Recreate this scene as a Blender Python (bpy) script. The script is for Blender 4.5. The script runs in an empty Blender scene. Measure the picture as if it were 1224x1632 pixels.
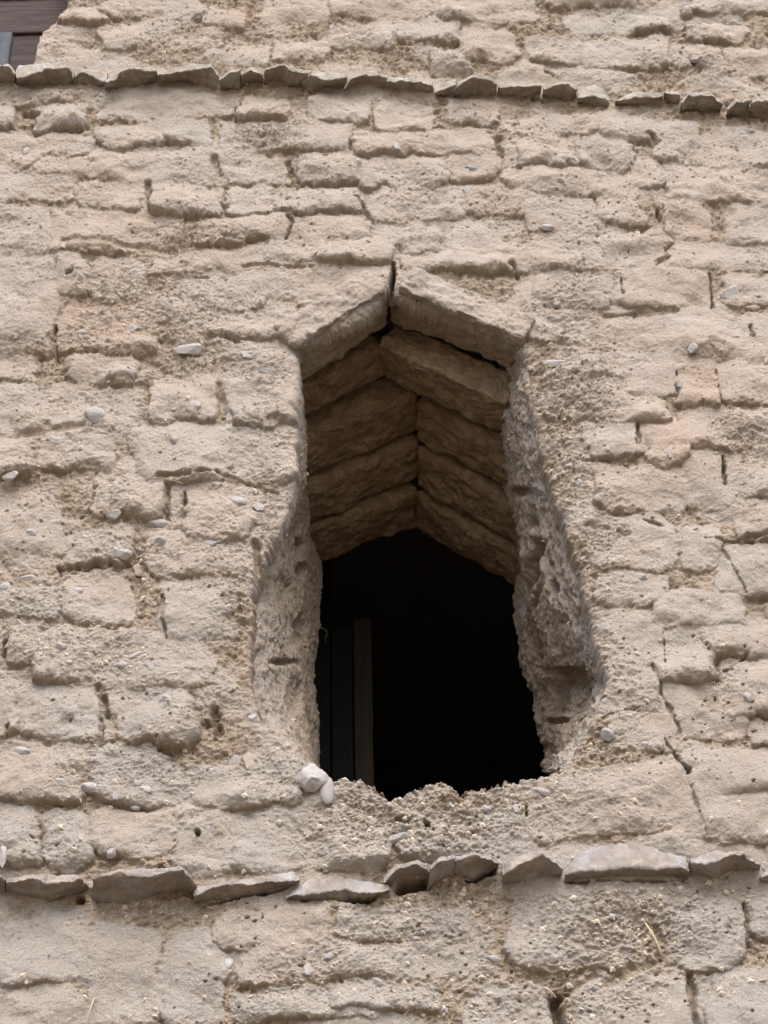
import bpy, math, random
import numpy as np

random.seed(7)
rng = np.random.default_rng(11)
SC = bpy.context.scene
COL = SC.collection

# ------------------------------------------------------------------ camera
PW, PH = 1224.0, 1632.0
FOV = math.radians(34.0)
FPX = (PH / 2) / math.tan(FOV / 2)
PITCH, ROLL = math.radians(35.0), math.radians(1.5)
CAM = np.array([0.0, -3.28, 1.6])
Fv = np.array([0.0, math.cos(PITCH), math.sin(PITCH)])
R0 = np.array([1.0, 0.0, 0.0])
U0 = np.cross(R0, Fv)
Rv = R0 * math.cos(ROLL) - U0 * math.sin(ROLL)
Uv = U0 * math.cos(ROLL) + R0 * math.sin(ROLL)
from mathutils import Matrix, Vector
cam = bpy.data.cameras.new('camera')
camo = bpy.data.objects.new('camera', cam)
COL.objects.link(camo)
camo.matrix_world = Matrix(((Rv[0], Uv[0], -Fv[0], CAM[0]), (Rv[1], Uv[1], -Fv[1], CAM[1]),
                            (Rv[2], Uv[2], -Fv[2], CAM[2]), (0, 0, 0, 1)))
cam.sensor_fit = 'VERTICAL'
cam.sensor_height = 24.0
cam.lens = FPX / PH * 24.0
cam.clip_end = 1000
cam.clip_start = 0.05
SC.camera = camo

# ------------------------------------------------------------------ light
SUN_EL, SUN_AZ = math.radians(52), math.radians(174)   # azimuth from +y (behind the wall), clockwise
world = bpy.data.worlds.new("World")
SC.world = world
world.use_nodes = True
nt = world.node_tree
nt.nodes.clear()
wo = nt.nodes.new('ShaderNodeOutputWorld')
bg = nt.nodes.new('ShaderNodeBackground')
sky = nt.nodes.new('ShaderNodeTexSky')
sky.sky_type = 'NISHITA'
sky.sun_disc = False
sky.sun_elevation = SUN_EL
sky.sun_rotation = SUN_AZ
sky.dust_density = 2.5
bg.inputs[1].default_value = 0.14
nt.links.new(sky.outputs[0], bg.inputs[0])
nt.links.new(bg.outputs[0], wo.inputs[0])
sun = bpy.data.lights.new('sun', 'SUN')
sun.energy = 1.5
sun.angle = math.radians(55)
sun.color = (1.0, 0.975, 0.95)
suno = bpy.data.objects.new('sun', sun)
COL.objects.link(suno)
sd = Vector((math.sin(SUN_AZ) * math.cos(SUN_EL), math.cos(SUN_AZ) * math.cos(SUN_EL), math.sin(SUN_EL)))
suno.rotation_euler = sd.to_track_quat('Z', 'Y').to_euler()
suno.location = (0, -6, 9)
SC.view_settings.view_transform = 'Standard'
SC.view_settings.look = 'None'
SC.view_settings.exposure = 1.62
SC.view_settings.gamma = 1.0

# ------------------------------------------------------------------ maths helpers
def proj(P):
    d = P - CAM
    z = d @ Fv
    return 612 + FPX * (d @ Rv) / z, 816 - FPX * (d @ Uv) / z

def unproj(px, py, y=0.0):
    px = np.asarray(px, float); py = np.asarray(py, float); y = np.asarray(y, float)
    dr = Fv + np.multiply.outer((px - 612) / FPX, Rv) - np.multiply.outer((py - 816) / FPX, Uv)
    t = (y - CAM[1]) / dr[..., 1]
    return CAM + dr * t[..., None]

def _h(ix, iy, iz, s):
    h = (ix.astype(np.uint32) * np.uint32(374761393) + iy.astype(np.uint32) * np.uint32(668265263)
         + iz.astype(np.uint32) * np.uint32(2246822519) + np.uint32((s * 3266489917) & 0xffffffff))
    h = (h ^ (h >> np.uint32(13))) * np.uint32(1274126177)
    h = (h ^ (h >> np.uint32(16))) * np.uint32(2654435761)
    h = h ^ (h >> np.uint32(15))
    return (h & np.uint32(0xffffff)).astype(np.float32) / np.float32(0xffffff)

def noise2(x, y, s=0):
    x = np.asarray(x, np.float32) + np.float32(1000.37); y = np.asarray(y, np.float32) + np.float32(1000.71)
    xi = np.floor(x); yi = np.floor(y)
    fx = x - xi; fy = y - yi
    xi = xi.astype(np.int64); yi = yi.astype(np.int64)
    fx = fx * fx * (3 - 2 * fx); fy = fy * fy * (3 - 2 * fy)
    z = np.zeros_like(xi)
    a = _h(xi, yi, z, s); b = _h(xi + 1, yi, z, s); c = _h(xi, yi + 1, z, s); d = _h(xi + 1, yi + 1, z, s)
    return (a + (b - a) * fx) * (1 - fy) + (c + (d - c) * fx) * fy - 0.5

def fbm2(x, y, o=4, s=0, g=0.5):
    r = 0; a = 1.0; f = 1.0
    for k in range(o):
        r = r + a * noise2(x * f, y * f, s + 17 * k)
        a *= g; f *= 2.03
    return r

def noise3(x, y, z, s=0):
    x = np.asarray(x, np.float32) + np.float32(500.37); y = np.asarray(y, np.float32) + np.float32(500.71); z = np.asarray(z, np.float32) + np.float32(500.13)
    xi = np.floor(x); yi = np.floor(y); zi = np.floor(z)
    fx = x - xi; fy = y - yi; fz = z - zi
    xi = xi.astype(np.int64); yi = yi.astype(np.int64); zi = zi.astype(np.int64)
    fx = fx * fx * (3 - 2 * fx); fy = fy * fy * (3 - 2 * fy); fz = fz * fz * (3 - 2 * fz)
    def pl(k):
        a = _h(xi, yi, zi + k, s); b = _h(xi + 1, yi, zi + k, s); c = _h(xi, yi + 1, zi + k, s); d = _h(xi + 1, yi + 1, zi + k, s)
        return (a + (b - a) * fx) * (1 - fy) + (c + (d - c) * fx) * fy
    p = pl(0)
    return p + (pl(1) - p) * fz - 0.5

def fbm3(P, f, o=4, s=0, g=0.5):
    r = 0; a = 1.0
    for k in range(o):
        r = r + a * noise3(P[:, 0] * f, P[:, 1] * f, P[:, 2] * f, s + 31 * k)
        a *= g; f *= 2.03
    return r

def worley2(x, y, s=0):
    x = np.asarray(x, np.float32) + 1000; y = np.asarray(y, np.float32) + 1000
    xi = np.floor(x).astype(np.int64); yi = np.floor(y).astype(np.int64)
    best = np.full(x.shape, 9.0, np.float32); bid = np.zeros(x.shape, np.float32)
    z = np.zeros_like(xi)
    for dx in (-1, 0, 1):
        for dy in (-1, 0, 1):
            cx = xi + dx; cy = yi + dy
            qx = cx + _h(cx, cy, z, s + 1); qy = cy + _h(cx, cy, z, s + 2)
            d = (qx - x) ** 2 + (qy - y) ** 2
            m = d < best
            best = np.where(m, d, best); bid = np.where(m, _h(cx, cy, z, s + 3), bid)
    return np.sqrt(best), bid

def sstep(a, b, x):
    t = np.clip((x - a) / (b - a), 0, 1)
    return t * t * (3 - 2 * t)

def poly_sdf(px, py, poly):
    """signed distance to a closed outline, negative inside"""
    d = np.full(px.shape, 1e9); ins = np.zeros(px.shape, bool)
    n = len(poly)
    for i in range(n):
        ax, ay = poly[i]; bx, by = poly[(i + 1) % n]
        ex, ey = bx - ax, by - ay
        t = np.clip(((px - ax) * ex + (py - ay) * ey) / (ex * ex + ey * ey + 1e-9), 0, 1)
        d = np.minimum(d, (px - ax - t * ex) ** 2 + (py - ay - t * ey) ** 2)
        if ay != by:
            c = ((ay > py) != (by > py)) & (px < (bx - ax) * (py - ay) / (by - ay) + ax)
            ins ^= c
    d = np.sqrt(d)
    return np.where(ins, -d, d)

def mesh_from(name, verts, quads=None, tris=None, smooth=True):
    me = bpy.data.meshes.new(name)
    nq = 0 if quads is None else len(quads); ntr = 0 if tris is None else len(tris)
    me.vertices.add(len(verts))
    me.vertices.foreach_set('co', np.ascontiguousarray(verts, np.float32).ravel())
    loops = []
    if nq: loops.append(np.asarray(quads, np.int32).ravel())
    if ntr: loops.append(np.asarray(tris, np.int32).ravel())
    loops = np.concatenate(loops)
    me.loops.add(len(loops))
    me.loops.foreach_set('vertex_index', loops)
    me.polygons.add(nq + ntr)
    st = np.concatenate([np.arange(nq) * 4, nq * 4 + np.arange(ntr) * 3]).astype(np.int32)
    me.polygons.foreach_set('loop_start', st)
    me.polygons.foreach_set('use_smooth', np.full(nq + ntr, smooth, bool))
    me.update(calc_edges=True)
    me.validate()
    return me

def attr(me, name, vals):
    a = me.attributes.new(name, 'FLOAT', 'POINT')
    a.data.foreach_set('value', np.ascontiguousarray(vals, np.float32))

def link(name, me, m=None, parent=None):
    o = bpy.data.objects.new(name, me)
    COL.objects.link(o)
    if m is not None and me is not None and not me.materials:
        me.materials.append(m)
    if parent is not None:
        o.parent = parent
    return o

def tag(o, label, cat, group=None):
    o['label'] = label; o['category'] = cat
    if group: o['group'] = group
    return o

def grid_quads(nr, nc, wrap=False):
    r = np.arange(nr - 1)[:, None]; c = np.arange(nc if wrap else nc - 1)[None, :]
    c2 = (c + 1) % nc
    a = r * nc + c; b = r * nc + c2; d = (r + 1) * nc + c; e = (r + 1) * nc + c2
    return np.stack([a, b, e, d], -1).reshape(-1, 4)

# ------------------------------------------------------------------ materials
class NT:
    def __init__(s, name):
        s.m = bpy.data.materials.new(name); s.m.use_nodes = True
        s.t = s.m.node_tree; s.t.nodes.clear()
        s.out = s.n('ShaderNodeOutputMaterial'); s.b = s.n('ShaderNodeBsdfPrincipled')
        s.l(s.b.outputs[0], s.out.inputs[0])
        s.b.inputs['Specular IOR Level'].default_value = 0.15
        s.co = s.n('ShaderNodeTexCoord').outputs['Object']
    def n(s, t): return s.t.nodes.new(t)
    def l(s, a, b): s.t.links.new(a, b)
    def noise(s, scale, detail=4, rough=0.55, vec=None):
        k = s.n('ShaderNodeTexNoise'); k.inputs['Scale'].default_value = scale
        k.inputs['Detail'].default_value = detail; k.inputs['Roughness'].default_value = rough
        s.l(vec or s.co, k.inputs['Vector']); return k.outputs['Fac']
    def vor(s, scale, feat='F1', out='Distance', vec=None):
        k = s.n('ShaderNodeTexVoronoi'); k.feature = feat; k.inputs['Scale'].default_value = scale
        s.l(vec or s.co, k.inputs['Vector']); return k.outputs[out]
    def ramp(s, f, a, b, lo=0.0, hi=1.0):
        k = s.n('ShaderNodeMapRange'); k.interpolation_type = 'SMOOTHSTEP'
        k.inputs[1].default_value = a; k.inputs[2].default_value = b
        k.inputs[3].default_value = lo; k.inputs[4].default_value = hi
        s.l(f, k.inputs[0]); return k.outputs[0]
    def math(s, op, a, b):
        k = s.n('ShaderNodeMath'); k.operation = op
        for i, v in enumerate((a, b)):
            if isinstance(v, (int, float)): k.inputs[i].default_value = v
            else: s.l(v, k.inputs[i])
        return k.outputs[0]
    def mix(s, f, a, b, mode='MIX'):
        k = s.n('ShaderNodeMix'); k.data_type = 'RGBA'; k.blend_type = mode
        for i, v in ((0, f), (6, a), (7, b)):
            if isinstance(v, (int, float)): k.inputs[i].default_value = v
            elif isinstance(v, tuple): k.inputs[i].default_value = (*v, 1)
            else: s.l(v, k.inputs[i])
        return k.outputs[2]
    def attr(s, name):
        k = s.n('ShaderNodeAttribute'); k.attribute_name = name; return k.outputs['Fac']
    def scaled(s, v):
        k = s.n('ShaderNodeMapping'); k.inputs['Scale'].default_value = v
        s.l(s.co, k.inputs['Vector']); return k.outputs[0]
    def bump(s, h, strength, dist, prev=None):
        k = s.n('ShaderNodeBump'); k.inputs['Strength'].default_value = strength
        k.inputs['Distance'].default_value = dist
        s.l(h, k.inputs['Height'])
        if prev is not None: s.l(prev, k.inputs['Normal'])
        return k.outputs[0]
    def done(s, col, rough=0.95, nrm=None):
        if isinstance(col, tuple): s.b.inputs['Base Color'].default_value = (*col, 1)
        else: s.l(col, s.b.inputs['Base Color'])
        s.b.inputs['Roughness'].default_value = rough
        if nrm is not None: s.l(nrm, s.b.inputs['Normal'])
        return s.m

def mud(name, brick_a, brick_b, mortar, use_attr=True):
    k = NT(name)
    big = k.ramp(k.noise(2.2, 3), 0.35, 0.65)
    med = k.ramp(k.noise(22, 5, 0.6), 0.3, 0.7)
    col = k.mix(big, brick_a, brick_b)
    if use_attr:          # a greyer earth was used for the lower part of the wall
        sp = k.n('ShaderNodeSeparateXYZ'); k.l(k.co, sp.inputs[0])
        zz = k.math('ADD', sp.outputs[2], k.math('MULTIPLY', k.math('SUBTRACT', k.noise(1.7, 4), 0.5), 1.2))
        col = k.mix(k.ramp(zz, 4.1, 2.6, 0.0, 0.75), col, (0.395, 0.350, 0.302))
    if use_attr:
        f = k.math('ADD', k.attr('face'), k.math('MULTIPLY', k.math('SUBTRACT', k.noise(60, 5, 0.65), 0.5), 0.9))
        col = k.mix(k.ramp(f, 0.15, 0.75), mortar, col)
    else:
        col = k.mix(k.ramp(k.noise(30, 6, 0.65), 0.4, 0.62), mortar, col)
    if use_attr:
        tn = k.attr('tone')
        col = k.mix(k.math('MULTIPLY', k.ramp(tn, 0.1, 1.0), 0.55), col, k.mix(1.0, col, (1.0, 0.93, 0.87), 'MULTIPLY'))
        col = k.mix(k.math('MULTIPLY', k.ramp(tn, -0.1, -1.0), 0.55), col, k.mix(1.0, col, (0.94, 0.97, 1.0), 'MULTIPLY'))
    stn = k.ramp(k.noise(3.1, 6, 0.62, k.scaled((1, 1, 0.7))), 0.48, 0.66)
    col = k.mix(k.math('MULTIPLY', stn, 0.35), col, k.mix(1.0, col, (0.90, 0.82, 0.74), 'MULTIPLY'))
    col = k.mix(k.math('MULTIPLY', med, 0.30), col, k.mix(1.0, col, (0.74, 0.70, 0.66), 'MULTIPLY'))
    # dark flecks painting the shade in straw pits, and mineral grains
    fl = k.ramp(k.noise(260, 3, 0.6, k.scaled((1, 1, 1.8))), 0.60, 0.68)
    col = k.mix(k.math('MULTIPLY', fl, 0.6), col, (0.20, 0.135, 0.08))
    gr = k.ramp(k.noise(210, 2, 0.5), 0.66, 0.69)
    col = k.mix(k.math('MULTIPLY', gr, 0.55), col, (0.50, 0.49, 0.48))
    n1 = k.bump(k.noise(110, 7, 0.7), 1.0, 0.012)
    n2 = k.bump(k.noise(330, 4, 0.65), 1.0, 0.004, n1)
    return k.done(col, 0.97, n2)

M_WALL = mud('adobe', (0.436, 0.357, 0.289), (0.411, 0.354, 0.298), (0.385, 0.303, 0.224))
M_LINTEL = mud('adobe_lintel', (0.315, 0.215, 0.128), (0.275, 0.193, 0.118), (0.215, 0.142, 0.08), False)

M_LINTEL_LIT = mud('adobe_lintel_lit', (0.40, 0.30, 0.185), (0.36, 0.27, 0.17), (0.27, 0.19, 0.115), False)  # lighter lintel mud, painting the light on one brick's front

def stone(name, a, b, c, sc=40, dust=False):
    k = NT(name)
    col = k.mix(k.ramp(k.noise(sc, 5), 0.35, 0.65), a, b)
    col = k.mix(k.ramp(k.noise(sc * 0.35, 4, 0.6), 0.5, 0.68), col, c)
    if dust: col = k.mix(k.ramp(k.noise(75 if dust is True else 30, 6, 0.65), *((0.40, 0.62, 0.10, 0.85) if dust is True else (0.44, 0.64, 0.0, dust))), col, (0.37, 0.30, 0.24))
    n = k.bump(k.noise(sc * 3, 6, 0.6, k.scaled((1, 1, 3))), 0.5, 0.006)
    n = k.bump(k.noise(600, 3, 0.6), 0.4, 0.0015, n)
    return k.done(col, 0.85, n)

M_SLATE = stone('slate', (0.178, 0.152, 0.118), (0.212, 0.186, 0.150), (0.25, 0.24, 0.22), 40, 0.4)
M_SLATE2 = stone('slate_purple', (0.165, 0.138, 0.117), (0.195, 0.172, 0.150), (0.225, 0.216, 0.208), 40, 0.35)
M_PEB = [stone('pebble_grey', (0.29, 0.295, 0.305), (0.24, 0.25, 0.265), (0.32, 0.30, 0.27), 60, True),
         stone('pebble_blue', (0.22, 0.235, 0.26), (0.27, 0.28, 0.30), (0.30, 0.275, 0.24), 60, True),
         stone('pebble_pale', (0.37, 0.375, 0.385), (0.31, 0.315, 0.325), (0.36, 0.33, 0.29), 60, True),
         stone('pebble_tan', (0.34, 0.26, 0.185), (0.30, 0.24, 0.18), (0.36, 0.30, 0.22), 60, True)]

def wood(name, a, b, horiz):
    k = NT(name)
    v = k.scaled((1.2, 8, 14) if horiz else (14, 8, 1.2))
    g = k.noise(6, 6, 0.6, v)
    col = k.mix(k.ramp(g, 0.3, 0.7), a, b)
    n = k.bump(g, 0.4, 0.006)
    return k.done(col, 0.8, n)

M_WOOD = wood('old_wood', (0.032, 0.021, 0.019), (0.055, 0.038, 0.034), True)
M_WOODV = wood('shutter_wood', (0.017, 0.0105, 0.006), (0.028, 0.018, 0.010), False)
M_WOODSHADE = wood('shutter_wood_shaded', (0.0035, 0.0032, 0.0026), (0.006, 0.0053, 0.004), False)  # shutter wood with the deep shade inside painted into its colour
M_WOODG = wood('grey_wood', (0.05, 0.054, 0.06), (0.075, 0.08, 0.087), False)
k = NT('straw'); M_STRAW = k.done(k.mix(k.noise(80, 2), (0.34, 0.26, 0.155), (0.42, 0.34, 0.22)), 0.7)
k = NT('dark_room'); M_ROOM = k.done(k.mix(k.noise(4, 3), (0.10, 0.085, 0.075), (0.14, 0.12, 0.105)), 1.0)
k = NT('iron'); M_IRON = k.done(k.mix(k.noise(60, 3), (0.12, 0.10, 0.09), (0.20, 0.15, 0.11)), 0.6)
k = NT('sand')
M_SAND = k.done(k.mix(k.ramp(k.noise(0.6, 6), 0.3, 0.7), (0.18, 0.138, 0.095), (0.21, 0.162, 0.115)), 1.0, k.bump(k.noise(9, 6), 0.5, 0.03))

# ------------------------------------------------------------------ traced layout of the masonry
# each brick: left, right, top, bottom (at its middle), and how far its right end drops
BR = [
 # above the upper stone course
 (100,168,8,42,0),(160,240,40,78,-14),(328,395,12,42,4),(275,356,44,82,-8),(525,625,42,78,6),(332,430,72,104,2),
 (735,830,50,100,4),(907,1065,22,53,2),(935,1070,62,108,-2),(1090,1190,38,68,4),(1160,1240,78,118,8),(690,756,82,120,0),
 (420,520,0,38,3),(520,690,-8,30,3),(640,735,36,74,2),(700,860,-5,40,2),(845,930,62,105,0),(1080,1224,-10,25,2),(250,325,2,36,0),
 (440,520,62,98,0),(170,255,-10,30,0),(860,1075,-25,12,2),(1075,1155,75,112,4),
 # between the courses, upper part
 (60,136,166,207,0),(-10,24,160,204,0),(24,112,142,166,0),(156,374,150,187,-4),(382,460,150,190,0),(498,580,146,191,2),
 (590,684,160,206,0),(708,797,158,203,4),(157,256,194,233,0),(258,340,190,231,0),(355,557,192,235,2),(562,786,206,246,4),
 (-10,62,208,270,0),(65,152,212,246,0),(60,146,248,282,0),(147,256,238,286,2),(262,343,238,286,2),(362,457,241,290,2),
 (478,577,240,289,2),(578,703,250,298,2),(705,792,240,288,0),(127,220,290,333,0),(-10,122,276,320,0),(245,353,290,341,2),
 (363,580,293,341,3),(588,637,303,356,0),(637,737,298,349,4),(77,292,334,402,4),(-10,75,326,396,0),(312,396,346,390,0),
 (372,465,341,384,0),(468,586,343,394,0),(628,694,356,404,0),(712,817,352,409,4),(835,950,182,222,-4),(950,1041,180,226,2),
 (820,918,226,267,2),(920,1006,218,274,0),(1043,1120,186,261,6),(1121,1171,211,268,4),(1172,1240,206,273,6),(1005,1058,258,298,6),
 (800,1020,270,317,14),(1060,1240,258,326,8),(830,946,316,372,6),(951,1026,318,362,4),(1050,1131,308,383,4),(1160,1240,330,388,4),
 (800,1056,378,430,-18),(1064,1240,382,434,4),(1175,1240,290,326,4),(738,830,300,346,4),
 # around the gable
 (-10,88,402,565,0),(150,234,408,474,0),(-10,52,562,610,0),(98,252,478,560,0),(108,214,562,613,0),(240,440,392,432,2),(286,420,444,496,-2),
 (90,148,402,470,0),(330,474,484,546,8),(845,972,436,492,4),(973,1131,418,488,4),(935,1058,504,553,6),(835,935,500,542,8),
 (1058,1164,490,568,6),(892,1004,548,600,4),(1000,1074,560,633,4),(862,1056,584,664,6),(1076,1146,564,652,2),(1147,1240,566,642,6),
 (980,1060,632,678,6),(1020,1096,665,745,2),(1080,1240,650,719,0),(930,1018,664,734,-4),(440,620,382,424,4),(640,830,398,438,6),
 (-10,176,612,692,0),(238,353,596,673,0),(370,470,600,682,0),(210,472,674,772,4),(60,176,682,752,2),(-10,58,690,766,0),
 (145,266,748,828,2),(1148,1240,438,486,8),(1164,1240,498,560,6),
 # beside the opening
 (1090,1157,714,806,2),(938,1090,742,814,4),(1161,1240,722,800,4),(1168,1240,802,872,-2),(932,1072,815,908,2),(1076,1141,830,914,2),
 (1140,1240,874,956,4),(1040,1196,944,1002,4),(950,1052,908,970,2),(958,1055,974,1062,2),(1056,1119,1002,1062,6),(1122,1240,984,1052,-4),
 (1040,1150,1004,1092,0),(1156,1240,1050,1142,-12),(992,1050,1062,1132,0),(1058,1196,1082,1174,4),(968,1090,1132,1202,-8),
 (1096,1240,1186,1264,2),(846,1106,1222,1336,-22),(1112,1240,1240,1342,8),(1196,1240,1145,1185,0),
 (-10,98,816,886,0),(98,212,840,906,-4),(200,268,766,830,0),(300,406,782,866,2),(92,222,912,996,4),(266,384,922,1026,4),(-10,88,930,986,0),
 (46,336,1000,1093,6),(12,62,988,1062,0),(24,158,1088,1186,0),(180,318,1090,1192,0),(238,386,846,922,4),(-10,22,1064,1180,0),
 # below the opening and below the lower course
 (-10,130,1190,1276,4),(140,286,1194,1286,4),(-10,63,1274,1386,0),(68,130,1286,1386,0),(132,278,1290,1376,0),(288,472,1214,1292,4),
 (284,470,1300,1398,-6),(470,616,1290,1392,0),(626,840,1280,1366,-4),
 (-10,138,1462,1572,-10),(140,246,1472,1640,0),(250,356,1478,1640,0),(335,526,1450,1512,-4),(-10,140,1578,1700,0),(374,546,1514,1570,-2),
 (372,602,1574,1632,-2),(540,746,1440,1500,0),(530,752,1502,1562,0),(530,702,1566,1614,-6),(815,1022,1420,1548,4),(1070,1191,1420,1546,0),
 (903,1108,1552,1680,-6),(745,884,1560,1700,0),(1138,1260,1536,1700,0),(1194,1260,1430,1502,0),
]
# the same masonry carried on past the frame
_r = np.random.default_rng(91)
_y = -330.0
while _y < 1900:
    _h2 = np.interp(_y, [-300, 100, 800, 1500], [36, 44, 76, 104])
    for _a, _b in ((-640, -14), (1244, 1860)) if -40 < _y < 1640 else ((-640, 1860),):
        _x = _a + _r.uniform(-30, 0)
        while _x < _b - 30:
            _w = min(_r.uniform(80, 220), _b - _x)
            if _w > 30 and not (_x < 120 and _y < 120) and _r.random() > .12:
                BR.append((_x + 3, _x + _w - 4, _y + 3, _y + _h2 - 4, _r.uniform(-4, 6)))
            _x += _w
    _y += _h2
# gouges: x0, y0, x1, y1, half width, depth
GO = [
 (90,515,92,570,4,.035),(108,438,117,435,5,.035),(297,788,298,808,6,.05),(166,1112,170,1143,8,.05),(343,1130,347,1168,9,.05),(330,1150,338,1158,6,.03),
 (462,255,463,275,7,.03),(344,252,350,270,8,.03),(237,292,238,325,6,.03),(457,345,466,360,3,.03),(466,360,460,380,3,.03),(557,222,557,234,3,.03),
 (572,318,592,356,6,.03),(792,238,797,250,8,.04),(1033,220,1042,226,6,.045),(1048,335,1049,350,5,.04),(815,428,822,442,5,.03),(1018,680,1016,710,4,.03),
 (1153,730,1157,772,4,.045),(1143,585,1148,635,2.5,.018),(1117,1012,1130,1040,3,.02),(1130,1040,1150,1072,2,.015),(1040,1060,1055,1105,3,.02),(1056,1108,1085,1165,4,.02),
 (1083,1206,1097,1232,4,.03),(1103,1255,1125,1335,3,.013),(840,1288,842,1300,5,.035),(885,1590,888,1640,14,.06),(1101,1555,1112,1640,10,.04),(1187,1440,1191,1510,4,.03),
 (7,1028,7,1042,6,.05),(315,1332,316,1334,5,.05),(127,1434,127,1436,9,.06),(640,1412,676,1404,13,.10),(752,1396,782,1386,10,.08),(636,1306,650,1312,7,.03),
 (680,1312,682,1315,5,.05),(505,640,505,640,1,.0),(12,1165,8,1180,4,.03),(352,612,356,672,9,.022),(232,606,236,668,6,.015),(268,775,270,830,6,.03),(225,915,228,985,10,.018),
 (262,950,268,1020,3,.025),(95,908,120,904,6,.035),(120,904,180,902,6,.03),(158,1092,160,1190,5,.02),(88,905,92,915,5,.04),(30,690,130,682,10,.02),(70,678,72,678,10,.02),
 (255,765,345,760,5,.03),(345,760,440,790,5,.02),(260,1388,262,1390,7,.04),(100,385,280,398,8,.018),(40,180,60,186,8,.03),(905,1580,945,1556,10,.02),
 (935,835,1000,850,5,.015),(1025,825,1055,838,4,.03),(1170,868,1224,860,5,.03),(1155,1072,1190,1050,4,.02),(545,1565,546,1570,3,.02),(960,1570,1060,1530,12,.02),(1040,1460,1060,1520,12,.02),
 (626,424,629,490,5,.07),(1100,100,1112,112,7,.03),(868,118,880,124,5,.03),(850,155,866,160,4,.03),(640,95,690,118,16,.012),(1160,338,1163,340,14,.02),
 (1095,1090,1135,1120,20,.016),(175,612,240,612,8,.02),(220,560,270,590,12,.014),(230,528,270,545,14,.016),(390,425,500,430,4,.018),(310,440,330,443,5,.02),
 (480,1436,600,1433,5,.06),(330,1441,470,1414,3,.04),(905,1408,1090,1402,3,.03),(408,872,412,955,10,.05),(985,438,990,470,2.5,.02),(1060,1180,1100,1230,2.5,.02),(1055,990,1060,1060,2,.02),(1115,640,1118,655,3,.02),(930,735,1015,730,2.5,.02),(1075,590,1078,640,2,.02),(1200,870,1120,864,3,.02),(958,1146,1030,1126,2.5,.018),(1150,880,1190,950,2,.015),(1048,425,1062,412,6,.02),(1130,440,1136,490,3,.03),(1195,520,1200,535,5,.03),(960,505,1010,500,5,.02),(1015,500,1080,498,6,.016),
]
# patches of loose, stony or crumbled mud: x, y, rx, ry, strength
RG = [
 (880,760,60,130,1.0),(935,900,60,90,.9),(900,640,60,40,.6),(960,1050,40,60,.7),(930,1190,90,60,1.0),(800,1280,130,50,1.0),(640,1300,180,60,1.0),(540,1320,120,60,.9),
 (420,1240,80,70,.9),(350,1120,60,50,.8),(330,900,80,60,.8),(370,970,40,80,.8),(230,1020,140,40,.5),(160,1230,160,50,.8),(90,640,110,50,.5),(200,520,120,60,.8),
 (320,560,120,40,.7),(430,580,60,40,.8),(330,480,110,40,.6),(100,580,60,40,.5),(180,790,80,60,.4),(230,880,60,30,.8),(60,960,70,40,.6),(120,160,60,16,.6),
 (980,1470,120,70,.9),(1000,1590,90,30,.8),(700,1470,120,60,.6),(480,1560,90,40,.5),(640,1590,120,40,.6),(400,1310,100,60,.6),(300,1440,160,24,.8),(700,1420,180,20,.6),(1000,1410,220,14,.7),
 (320,385,160,18,.6),(1170,560,60,50,.4),(1180,690,70,40,.6),(1090,1440,40,30,.5),(430,870,24,120,.8),(1110,110,60,20,.6),(400,215,50,20,.7),(270,225,40,20,.6),(660,105,40,30,.9),
]

# outline of the main opening at the wall face, and further in (same point order)
KN = [  # near (wall face)       mid (0.20 deep)   far (0.75 deep)
 ((622,462),(630,505),(655,770)), ((660,484),(665,520),(695,790)), ((720,502),(720,535),(735,812)), ((780,524),(770,560),(780,840)), ((822,540),(796,575),(800,855)),
 ((836,575),(800,600),(794,860)), ((842,630),(803,650),(790,870)), ((856,700),(815,710),(800,880)), ((885,790),(834,790),(816,890)), ((915,880),(850,880),(818,930)),
 ((938,970),(876,970),(822,985)), ((950,1040),(912,1040),(832,1045)), ((962,1090),(945,1088),(836,1080)), ((950,1118),(940,1118),(850,1116)), ((942,1150),(933,1151),(853,1150)), ((922,1190),(913,1193),(861,1195)),
 ((896,1222),(888,1230),(869,1260)), ((872,1238),(874,1290),(872,1400)), ((835,1244),(845,1370),(875,1620)), ((800,1249),(800,1380),(800,1640)), ((762,1251),(762,1380),(760,1640)), ((732,1259),(732,1380),(730,1640)), ((718,1246),(718,1375),(715,1640)),
 ((692,1241),(692,1375),(690,1640)), ((668,1250),(668,1375),(660,1640)), ((642,1263),(642,1385),(640,1640)), ((622,1269),(622,1385),(620,1640)), ((600,1256),(600,1380),(595,1640)), ((575,1240),(575,1370),(570,1640)),
 ((548,1241),(548,1360),(545,1640)), ((528,1246),(528,1340),(520,1620)), ((508,1226),(512,1290),(512,1420)), ((480,1214),(500,1222),(512,1270)), ((446,1190),(482,1180),(509,1200)),
 ((416,1150),(466,1140),(509,1150)), ((402,1100),(454,1090),(509,1090)), ((396,1050),(450,1040),(509,1040)), ((406,1000),(448,990),(510,990)), ((403,940),(442,930),(511,940)), ((427,885),(446,870),(512,895)),
 ((454,825),(462,810),(505,860)), ((472,765),(476,760),(500,850)), ((473,700),(484,700),(497,850)), ((478,640),(484,640),(494,845)), ((477,590),(484,600),(500,842)), ((476,552),(486,575),(510,840)),
 ((510,534),(515,560),(550,825)), ((545,522),(545,545),(590,805)), ((580,506),(585,530),(625,785)), ((606,482),(612,512),(645,775)),
]
HOLE = [a for a, b, c in KN]
TOP = set(range(0, 6)) | set(range(43, 51))
def lift(p, k):
    return (p[0], p[1] - k)
KN = [(lift(a, 45), lift(b, 70), lift(c, 75)) if i in TOP and i not in (5, 43) else (a, b, c) for i, (a, b, c) in enumerate(KN)]
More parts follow.
